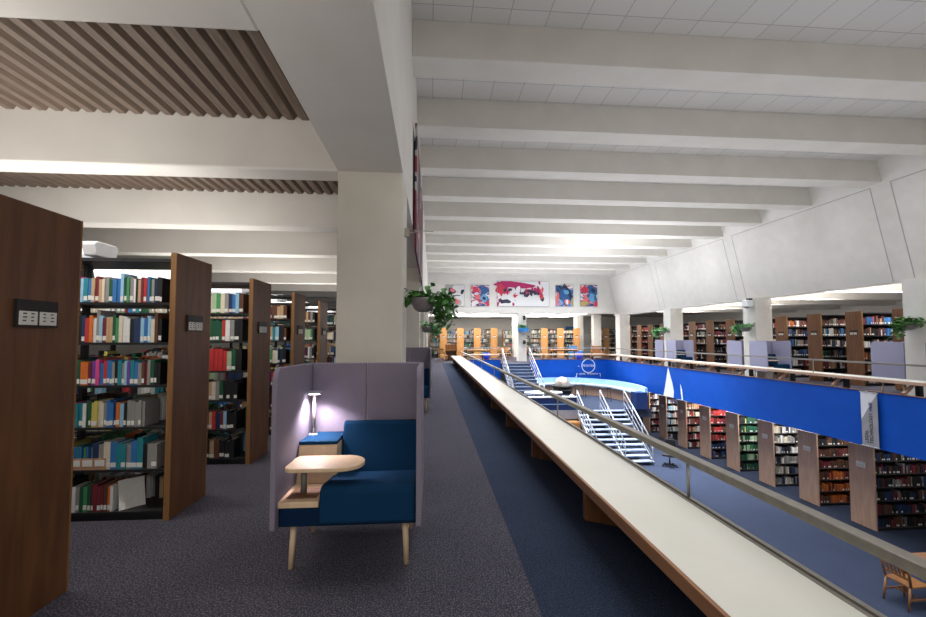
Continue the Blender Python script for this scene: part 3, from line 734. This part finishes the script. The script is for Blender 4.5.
staircase('carpeted staircase from the far gallery down to the landing', 4.45, 6.2, 25.98, 0, 22.5, PLAT, 11, (4.45, 6.2), 'tread_dark', True)
t = thing('parapet', 'navy parapet with white cap along the front of the landing', 'parapet', (5.6, 19.8, PLAT))
MB().box(-1.6, 1.45, -.06, .06, 0, .60).build('navy_panel', M['navy'], t)
MB().box(-1.62, 1.47, -.12, .12, .60, .66).build('white_cap', M['plastic_white'], t, .01)
MB().box(-1.6, 1.45, -.10, -.06, .28, .31).build('stripe', M['skyblue'], t)
struct('trim_3', MB().box(4.0, 7.05, 19.68, 19.75, PLAT - .42, PLAT), M['greypanel'], 'grey edge band of the landing platform', 'trim')
struct('wall_low', MB().box(4.0, 5.6, 19.7, 19.8, LOW, PLAT - .42), M['greypanel'], 'grey wall below the landing platform', 'wall')
t = thing('cabinet', 'orange wooden cabinet standing under the landing platform', 'cabinet', (6.3, 19.45, LOW))
MB().box(-.7, .72, -.25, .2, .06, 1.42).build('cabinet_body', M['amber'], t, .01)
for s in (-1, 1):
    d = MB().box(min(s * .01, s * .68), max(s * .01, s * .68), -.275, -.25, .12, 1.38).build('door', M['amber'], t, .004)
    MB().tube([(s * .06, -.29, .7), (s * .06, -.29, .9)], .012, 6).build('handle', M['steel'], d)
MB().box(-.68, .70, -.2, .18, 0, .06).build('plinth', M['black'], t)
# curved banquette
arc = [(6.35, 24.6), (7.2, 25.15), (8.3, 25.25), (9.3, 24.8), (10.1, 23.8), (10.5, 22.5), (10.5, 21.2), (10.25, 20.1)]
def catmull(P, n=5):
    out = []
    for i in range(len(P) - 1):
        p0 = Vector(P[max(i - 1, 0)]); p1 = Vector(P[i]); p2 = Vector(P[i + 1]); p3 = Vector(P[min(i + 2, len(P) - 1)])
        for j in range(n):
            t_ = j / n
            out.append(.5 * ((2 * p1) + (p2 - p0) * t_ + (2 * p0 - 5 * p1 + 4 * p2 - p3) * t_ ** 2 + (3 * p1 - p0 - 3 * p2 + p3) * t_ ** 3))
    out.append(Vector(P[-1])); return out
ap = catmull(arc)
def strip(mb, off0, off1, z0, z1):
    vs = []; n = len(ap)
    for i, p in enumerate(ap):
        d = (ap[min(i + 1, n - 1)] - ap[max(i - 1, 0)]).normalized(); nn = Vector((-d.y, d.x))   # outward (away from camera)
        for off, z in ((off0, z0), (off1, z0), (off1, z1), (off0, z1)): vs.append((p.x + nn.x * off - 8, p.y + nn.y * off - 23, z))
    fs = []
    for i in range(n - 1):
        for j in range(4): fs.append((i * 4 + j, i * 4 + (j + 1) % 4, (i + 1) * 4 + (j + 1) % 4, (i + 1) * 4 + j))
    fs += [(0, 1, 2, 3), (4 * n - 4, 4 * n - 3, 4 * n - 2, 4 * n - 1)]
    return mb.add(vs, fs)
t = thing('curved_counter', 'long curved counter with pale blue top and oak front on the landing', 'counter', (8, 23, PLAT))
strip(MB(), .12, .42, 0, .62).build('oak_front', M['oak'], t)
strip(MB(), -.10, .5, .62, .70).build('counter_top', M['countertop'], t)
strip(MB(), .40, .52, .70, 1.0).build('blue_backrest', M['skyblue'], t)
MB().box(2.0, 2.55, -3.35, -2.75, 0, .82).build('end_block', M['navy'], t, .01)
def stool(label, x, y):
    t = thing('stool', label, 'stool', (x, y, PLAT), 0, 'stools at the curved counter')
    MB().box(-.24, .24, -.2, .2, .70, .74).build('seat', M['black'], t, .01)
    for sx in (-1, 1):
        for sy in (-1, 1): MB().tube([(sx * .22, sy * .18, .70), (sx * .25, sy * .2, 0)], .016, 6).build('leg', M['black'], t)
    MB().tube([(-.24, -.19, .15), (.24, -.19, .15)], .012, 6).build('footrest', M['black'], t)
stool('black framed stool at the middle of the curved counter', 8.75, 23.9)
stool('black framed stool at the right of the curved counter', 9.65, 22.5)
# globe
t = thing('floor_globe', 'big silver globe in a dark cradle on the landing', 'globe', (7.05, 22., PLAT))
prof = [(.42 * math.sin(a), -.42 * math.cos(a)) for a in [PI * k / 14 for k in range(15)]]
MB().lathe(prof, (0, 0, .98), 32).build('globe_ball', M['globe'], t)
MB().lathe([(.45, -.03), (.6, -.03), (.6, .03), (.45, .03), (.45, -.03)], (0, 0, .92), 32).build('horizon_ring', M['black'], t)
MB().lathe([(.56, .26), (.46, .05), (.3, 0.02), (.05, .0), (.05, .06), (.35, .2), (.48, .38), (.56, .26)], (0, 0, .46), 24).build('cradle', M['black'], t)
for k in range(4):
    a = PI / 4 + k * PI / 2
    MB().tube([(.52 * math.cos(a), .52 * math.sin(a), .9), (.36 * math.cos(a), .36 * math.sin(a), .4), (.45 * math.cos(a), .45 * math.sin(a), 0)], .035, 8).build('leg', M['chairwood'], t)
t = thing('dome_lamp', 'small white domed post light right of the globe', 'lamp', (7.0, 20.35, PLAT))
MB().tube([(0, 0, 0), (0, 0, .48)], .03, 8).build('post', M['black'], t)
MB().lathe([(.14, .46), (.14, .52), (.12, .6), (.06, .66), (0, .68)], (0, 0, 0), 16).build('dome', M['plastic_white'], t)
t = thing('side_table', 'low white table on the landing behind the navy parapet', 'table', (5.7, 20.9, PLAT))
MB().prism([(1.0 * math.cos(a), .5 * math.sin(a)) for a in [2 * PI * k / 24 for k in range(24)]], 'z', .68, .74).build('table_top', M['plastic_white'], t, .01)
for sx in (-1, 1): MB().tube([(sx * .5, 0, 0), (sx * .5, 0, .68)], .05, 10).build('leg', M['steel_light'], t)

# ------------------------------------------------------------------ wall sign, white patches, banner
t = thing('wall_sign', 'white ring and lettering sign on the far blue fascia', 'sign', (10.06, EDGE_F - .012, -.19))
ring = MB(); n = 40; vs = []
for k in range(n):
    a = 2 * PI * k / n
    for r, y in ((.41, 0), (.45, 0), (.45, .01), (.41, .01)): vs.append((r * math.cos(a), y, r * math.sin(a)))
ring.add(vs, [(k * 4 + j, k * 4 + (j + 1) % 4, ((k + 1) % n) * 4 + (j + 1) % 4, ((k + 1) % n) * 4 + j) for k in range(n) for j in range(4)])
ring.build('ring', M['vinyl_white'], t)
def text(s, size, loc, rot, mat, parent, name='lettering', align='CENTER', sx=1.):
    c = bpy.data.curves.new(name, 'FONT'); c.body = s; c.size = size; c.extrude = .003; c.align_x = align; c.align_y = 'CENTER'
    o = bpy.data.objects.new(name, c); COL.objects.link(o); o.location = loc; o.rotation_euler = rot; o.scale = (sx, 1, 1)
    c.materials.append(mat); o.parent = parent; return o
text('FRONTIER', .21, (0, -.004, .0), (PI / 2, 0, 0), M['vinyl_white'], t, sx=.8)
text('at', .14, (-.64, -.004, -.01), (PI / 2, 0, 0), M['vinyl_white'], t)
text('LEGAL  RESEARCH', .16, (0, -.004, -.52), (PI / 2, 0, 0), M['vinyl_white'], t, sx=.95)
MB().box(-.85, -.78, 0, .01, -.72, -.66).box(-.80, -.77, 0, .01, -.70, -.50).box(.77, .80, 0, .01, -.70, -.50).box(-.8, -.70, 0, .01, -.52, -.49).box(.70, .8, 0, .01, -.52, -.49).build('bracket_marks', M['vinyl_white'], t)
def sail(label, pts):  # thin white pointed plate set just off the blue fascia
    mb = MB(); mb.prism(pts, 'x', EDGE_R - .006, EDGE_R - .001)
    o = mb.build('wall_patch', M['vinyl_white']); tag(o, label, 'patch')
sail('large white sail shaped patch on the right blue fascia', [(19.05, .20), (18.93, -.1), (18.72, -.55), (18.62, -.9), (18.66, -1.2), (19.5, -1.2), (19.35, -.8), (19.22, -.35)])
sail('slim white shard shaped patch right of the larger one on the blue fascia', [(18.1, -.5), (17.98, -.75), (17.93, -1.2), (18.02, -1.2), (18.08, -.9)])
t = thing('banner', 'grey hanging banner reading LEGAL TECHNOLOGY on the right blue fascia', 'banner', (EDGE_R - .09, 9.87, -.5))
MB().box(0, .01, -.2, .2, -.68, .70).build('cloth', M['banner'], t)
MB().prism([(-.2, .68), (.2, .70), (.2, -.02)], 'x', -.004, 0).build('lit_corner', M['banner_lit'], t)  # light on the upper corner, painted in as a paler triangle
MB().tube([(0, -.22, .70), (0, .22, .70)], .014, 8).build('top_bar', M['steel_light'], t)
MB().tube([(0, -.22, -.68), (0, .22, -.68)], .012, 8).build('bottom_bar', M['steel_light'], t)
MB().beam((0, -.1, .70), (.08, -.1, .70), .02, .03).beam((0, .1, .70), (.08, .1, .70), .02, .03).build('hanger', M['steel_light'], t)
rot = Matrix(((0, 0, -1), (0, 1, 0), (1, 0, 0)))   # text x up, text y towards -Y side ... columns are the images of local axes
def vtext(s, size, y, z, mat):
    c = bpy.data.curves.new('lettering', 'FONT'); c.body = s; c.size = size; c.extrude = .002; c.align_x = 'LEFT'; c.align_y = 'CENTER'
    o = bpy.data.objects.new('lettering', c); COL.objects.link(o); c.materials.append(mat); o.parent = t
    # local x -> +Z, local y -> +Y, local z -> -X
    mt = Matrix(((0, 0, -1, -.007), (0, 1, 0, y), (1, 0, 0, z), (0, 0, 0, 1)))
    o.matrix_local = mt
vtext('LEGAL', .115, .08, -.60, M['ink']); vtext('TECHNOLOGY', .115, -.04, -.60, M['ink']); vtext('HUB', .115, -.04, .22, M['navyink'])

bpy.context.view_layer.update()
dg = bpy.context.evaluated_depsgraph_get()
for o in [q for q in COL.objects if q.type == 'FONT']:
    me = bpy.data.meshes.new_from_object(o.evaluated_get(dg)); n2 = bpy.data.objects.new('lettering', me); COL.objects.link(n2)
    n2.parent = o.parent; n2.matrix_local = o.matrix_local.copy(); bpy.data.objects.remove(o)
# ------------------------------------------------------------------ chairs, tables, far furniture
def wooden_chair(label, loc, rz, mat='chairwood', group='wooden reading chairs'):
    t = thing('wooden_chair', label, 'chair', loc, rz, group)
    MB().box(-.23, .23, -.22, .22, .42, .455).build('seat', M[mat], t, .012, 3)
    for sx in (-1, 1):
        MB().tube([(sx * .20, -.19, .42), (sx * .21, -.21, 0)], .022, 8, r2=.018).build('leg', M[mat], t)
        MB().tube([(sx * .20, .20, .42), (sx * .21, .27, 0)], .022, 8, r2=.018).build('leg', M[mat], t)
        MB().tube([(sx * .21, .20, .45), (sx * .22, .24, .68), (sx * .23, .31, .88)], .022, 8).build('back_post', M[mat], t)
        MB().beam((sx * .205, -.2, .2), (sx * .205, .235, .2), .02, .03).build('stretcher', M[mat], t)
    MB().beam((-.24, .30, .86), (.24, .30, .86), .025, .10).build('top_rail', M[mat], t, .01)
    MB().beam((-.215, .225, .58), (.215, .225, .58), .02, .05).build('lower_rail', M[mat], t, .004)
    for x in (-.13, -.065, 0, .065, .13): MB().beam((x, .225, .60), (x, .295, .83), .035, .012).build('back_slat', M[mat], t)
    MB().beam((-.2, 0, .2), (.2, 0, .2), .03, .02).build('stretcher', M[mat], t)
    return t
def reading_table(label, loc, w, d, h, mat, rz=0):
    t = thing('reading_table', label, 'table', loc, rz)
    MB().box(-w / 2, w / 2, -d / 2, d / 2, h - .04, h).build('table_top', M[mat], t, .008)
    MB().box(-w / 2 + .08, w / 2 - .08, -d / 2 + .08, d / 2 - .08, h - .12, h - .04).build('apron', M[mat], t)
    for sx in (-1, 1):
        for sy in (-1, 1): MB().box(sx * (w / 2 - .1) - .04, sx * (w / 2 - .1) + .04, sy * (d / 2 - .1) - .04, sy * (d / 2 - .1) + .04, 0, h - .12).build('leg', M[mat], t, .004)
    return t
c0 = wooden_chair('brown wooden slat-back chair at the lower table in the bottom right corner', (9.66, 7.92, LOW), 1.62)
c0.scale = (1.05, 1.05, 1.05)
reading_table('brown wooden table on the lower floor in the bottom right corner', (10.5, 7.75, LOW), 1.15, 1.25, .76, 'chairwood')
fars = [((2.2, 28.9, 0), .6, 'amber wooden chair near the left far bookcases'), ((.75, 27.9, 0), 2.6, 'amber wooden chair behind the hanging plant at the far end'),
        ((5.0, 29.8, 0), 0, 'amber wooden chair left in the far pair behind the stair head'), ((5.6, 30.3, 0), .3, 'amber wooden chair right in the far pair behind the stair head'),
        ((8.2, 29.4, 0), 1.2, 'amber wooden chair right of the far white column'), ((14.2, 29.8, 0), 2., 'amber wooden chair near the dark corner bookcases')]
ca_ = None
for loc, rz, lab in fars:
    if ca_ is None: ca_ = wooden_chair(lab, loc, rz, 'amber')
    else: copy_tree(ca_, loc, rz, lab)
reading_table('amber wooden reading table left of the far stairs', (3.3, 29.2, 0), 1.6, .9, .76, 'amber')
reading_table('amber wooden reading table right of the far white column', (9.6, 29.6, 0), 2.0, .9, .76, 'amber')
t = thing('desk', 'dark brown wooden carrel desk at the far left end', 'desk', (1.35, 29.3, 0))
MB().box(-.38, .38, -.3, .3, .7, .74).build('desk_top', M['chairwood'], t)
for s in (-1, 1): MB().box(s * .38 - .02, s * .38 + .02, -.3, .3, 0, 1.15).build('side_panel', M['chairwood'], t)
MB().box(-.36, .36, .26, .3, 0, 1.15).build('back_panel', M['chairwood'], t)
for x, y, lab in ((3.6, 27.2, 'small cobalt blue bin behind the left far ledge'), (9.9, 27.2, 'small cobalt blue bin behind the right far ledge')):
    o = MB().lathe([(0, 0), (.17, 0), (.21, .62), (.19, .62), (.155, .03), (0, .03)], (0, 0, 0), 20).build('waste_bin', M['binblue']); o.location = (x, y, 0); tag(o, lab, 'bin')
def armchair(label, loc, rz, mat):
    t = thing('armchair', label, 'armchair', loc, rz)
    MB().box(-.32, .32, -.32, .3, .2, .44).build('seat', M[mat], t, .04, 3)
    MB().box(-.36, .36, .22, .38, .2, 1.0).build('backrest', M[mat], t, .05, 3)
    for s in (-1, 1): MB().box(s * .39 - .07, s * .39 + .07, -.34, .36, .12, .62).build('armrest', M[mat], t, .04, 3)
    for sx in (-1, 1):
        for sy in (-1, 1): MB().tube([(sx * .36, sy * .3, .14), (sx * .36, sy * .3, 0)], .025, 8).build('leg', M['chairwood'], t)
armchair('blue armchair among the far tables', (10.9, 30.6, 0), .4, 'trayblue')
armchair('brown leather armchair beside the far right column', (12.6, 30.8, 0), -.3, 'nose')
t = thing('door_1', None, None, (14.3, FAR - .06, 0)); t['kind'] = 'structure'; t['label'] = 'dark doorway under a blue sign at the far right end'; t['category'] = 'door'
MB().box(-.65, .65, -.05, .05, 0, 2.2).build('door_leaf', M['navy'], t)
MB().box(-.75, .75, -.06, .05, 2.25, 2.75).build('blue_sign_panel', M['trayblue'], t)
# black swivel chair by the stair foot
t = thing('office_chair', 'black office chair half hidden by the lower stair foot', 'chair', (10.0, 16.9, LOW), -.7)
MB().box(-.25, .25, -.25, .25, .44, .53).build('seat', M['black'], t, .03, 3)
MB().prism(rounded_poly([(-.24, .62), (.24, .62), (.2, 1.08), (-.2, 1.08)], [.05] * 4), 'y', .22, .28).build('backrest', M['black'], t, .015)
MB().beam((0, .25, .45), (0, .27, .7), .06, .02).build('back_stem', M['black'], t)
MB().tube([(0, 0, .08), (0, 0, .45)], .03, 10).build('gas_column', M['black'], t)
for k in range(5):
    a = 2 * PI * k / 5
    l = MB().beam((0, 0, .11), (.3 * math.cos(a), .3 * math.sin(a), .07), .045, .035).build('foot_arm', M['black'], t)
    MB().lathe([(0, -.03), (.025, -.03), (.025, .03), (0, .03)], (.3 * math.cos(a), .3 * math.sin(a), .03), 10).build('caster', M['black'], l)

# ------------------------------------------------------------------ luminaires and fill lamps
def uplight(label, x, y, z, L=.5, along='x', power=60, group='white light boxes on the left ranges', col=(1, .965, .92), vis=True):
    t = thing('uplight', label, 'light', (x, y, z), 0, group)
    w = .11
    hx = rounded_poly([(-w, 0), (w, 0), (w + .03, .10), (w, .13), (-w, .13), (-w - .03, .10)], [.02] * 6, 3)
    MB().prism(hx, 'x', -L / 2, L / 2 - .12).build('glowing_lens', M['lens'], t)
    MB().prism([(p * 1.06, q * 1.06 - .003) for p, q in hx], 'x', L / 2 - .12, L / 2).build('end_cap', M['plastic_white'], t, .01)
    MB().box(-L / 2 + .02, L / 2 - .02, -w + .02, w - .02, .13, .134).build('diffuser', M['diffuser'], t)
    return t
def lamp(x, y, z, sx, sy, power, d='down', col=(1, .96, .9), spread=PI):
    l = bpy.data.lights.new('area_light', 'AREA'); l.shape = 'RECTANGLE'; l.size = sx; l.size_y = sy; l.energy = power; l.color = col; l.spread = spread
    o = bpy.data.objects.new('area_light', l); COL.objects.link(o); o.location = (x, y, z)
    o.rotation_euler = (PI if d == 'up' else 0, 0, 0) if d in ('up', 'down') else d
    return o
UPL = ["left edge", "nearest open", "third", "fourth", "fifth", "sixth", "seventh", "eighth"]
for k in range(8):
    uplight(f'white boxy uplight on top of the {UPL[k]} bookcase range', -3.74, LY[k] + .3, 2.37, 1.25, 'x', 0)
    lamp(-4.2, LY[k] + .3, 2.56, 3.6, .5, 17, 'up', (1, .965, .92))
    lamp(-3.5, LY[k] + 1.1, 3.27, 2.6, .25, 24, 'down', (1, .95, .9), 2.2)
lamp(-3.0, .6, 2.40, 4., .8, 38, 'up', (1, .96, .91)); lamp(-3.0, -1.2, 2.40, 4., .8, 38, 'up', (1, .96, .91))
for k in range(7):
    lamp(16.2, 9.5 + 2.92 * k, 3.25, 3.0, .3, 70, 'down', (1, .97, .94), 2.4)
    lamp(15.8, 10.9 + 2.92 * k, 2.66, 3.0, .4, 110, 'up', (1, .97, .94))
for k in range(9):
    y = WY[0] - .55 + 1.72 * k
    t = thing('tube_light', f'white fluorescent light hanging over the lower bookcases, {ORD[k+1]} from the near end', 'light', (13.75, y, LOW + 2.5), 0, 'lower floor tube lights')
    MB().box(-1.3, 1.3, -.11, .11, 0, .07).build('housing', M['plastic_white'], t, .01)
    MB().box(-1.28, 1.28, -.10, .10, -.02, 0).build('diffuser', M['diffuser'] if k > 0 else M['lens'], t)
    for sx in (-1, 1): MB().tube([(sx * 1.0, 0, .07), (sx * 1.0, 0, -.75 - LOW - 2.5)], .008, 6).build('hanger_rod', M['steel_light'], t)
    lamp(13.75, y, LOW + 2.45, 2.5, .2, [5, 14, 32, 48][min(k, 3)], 'down', (1, .98, .97))
k = 0
for y in (29.3, 31.5, 35.5):
    for x in (1.6, 4.2, 8.6, 11.2):
        k += 1
        t = thing('ceiling_light', f'bright recessed ceiling panel over the far gallery, {["front", "middle", "rear"][(k-1)//4]} row, {["first","second","third","fourth"][(k-1)%4]} from left', 'light', (x, y, 3.5), 0, 'far gallery ceiling panels')
        MB().box(-.9, .9, -.45, .45, -.02, 0).build('diffuser', M['diffuser'], t); MB().box(-.94, .94, -.49, -.45, -.03, 0).box(-.94, .94, .45, .49, -.03, 0).build('frame', M['white'], t)
        lamp(x, y, 3.45, 1.8, .9, 70, 'down', (1, .97, .92))
lamp(6, 34.5, 2.6, 12, 2, 420, 'up', (1, .97, .92))
lamp(-.6, -1.6, 3.2, 2.5, 1., 60, 'down', (1, .96, .92))
# hall
lamp(6.2, 4.8, 2.5, 8, 5, 42, 'up', (1, .98, .96))  # added fill without a fixture, lifts the near ceiling tiles
lamp(6.4, 13.5, 2.5, 9, 12, 165, 'up', (1, .98, .955))  # added fixtureless fill that lights the beam undersides from below
lamp(6.2, 23.5, 2.7, 9, 5, 230, 'up', (.95, .97, 1))  # added fill for the far beams, no fixture
lamp(7.6, 17.6, 3.6, 3.2, 2.4, 150, 'up', (.95, .97, 1))
for i in range(1, 10): lamp(6.2, 6.1 + 2.05 * i + 1.27, 6.3, 11, .6, 210 if i > 4 else 110, 'down', (.93, .96, 1), 1.7)
for i in range(-2, 1): lamp(6.2, 6.1 + 2.05 * i + 1.27, 6.3, 11, .6, 80, 'down', (.97, .97, 1), 1.7)
lamp(10.2, 16.5, 5.7, 1.2, 2.5, 120, 'down', (.88, .94, 1), 1.0)  # extra lamp added to brighten the stairs and lower floor, no fixture
lamp(10.5, 22.0, 5.7, 1.2, 2.5, 50, 'down', (.88, .94, 1), 1.0)  # extra lamp added to brighten the landing, no fixture
# reading lamp
s = bpy.data.lights.new('booth_lamp', 'SPOT'); s.energy = 26; s.spot_size = 2.4; s.spot_blend = .6; s.shadow_soft_size = .04; s.color = (1, .88, .95)
so = bpy.data.objects.new('booth_lamp', s); COL.objects.link(so); so.location = (-1.06 + .11, 2.84 + .63, 1.13); so.rotation_euler = (0, 0, 0)

w = bpy.data.worlds.new('world'); scene.world = w; w.use_nodes = True
bg = w.node_tree.nodes['Background']; bg.inputs['Color'].default_value = (1, .96, .92, 1); bg.inputs['Strength'].default_value = .5
vs = scene.view_settings; vs.view_transform = 'Standard'; vs.look = 'None'; vs.exposure = .5; vs.gamma = 1.
try: vs.use_curve_mapping = False
except Exception: pass
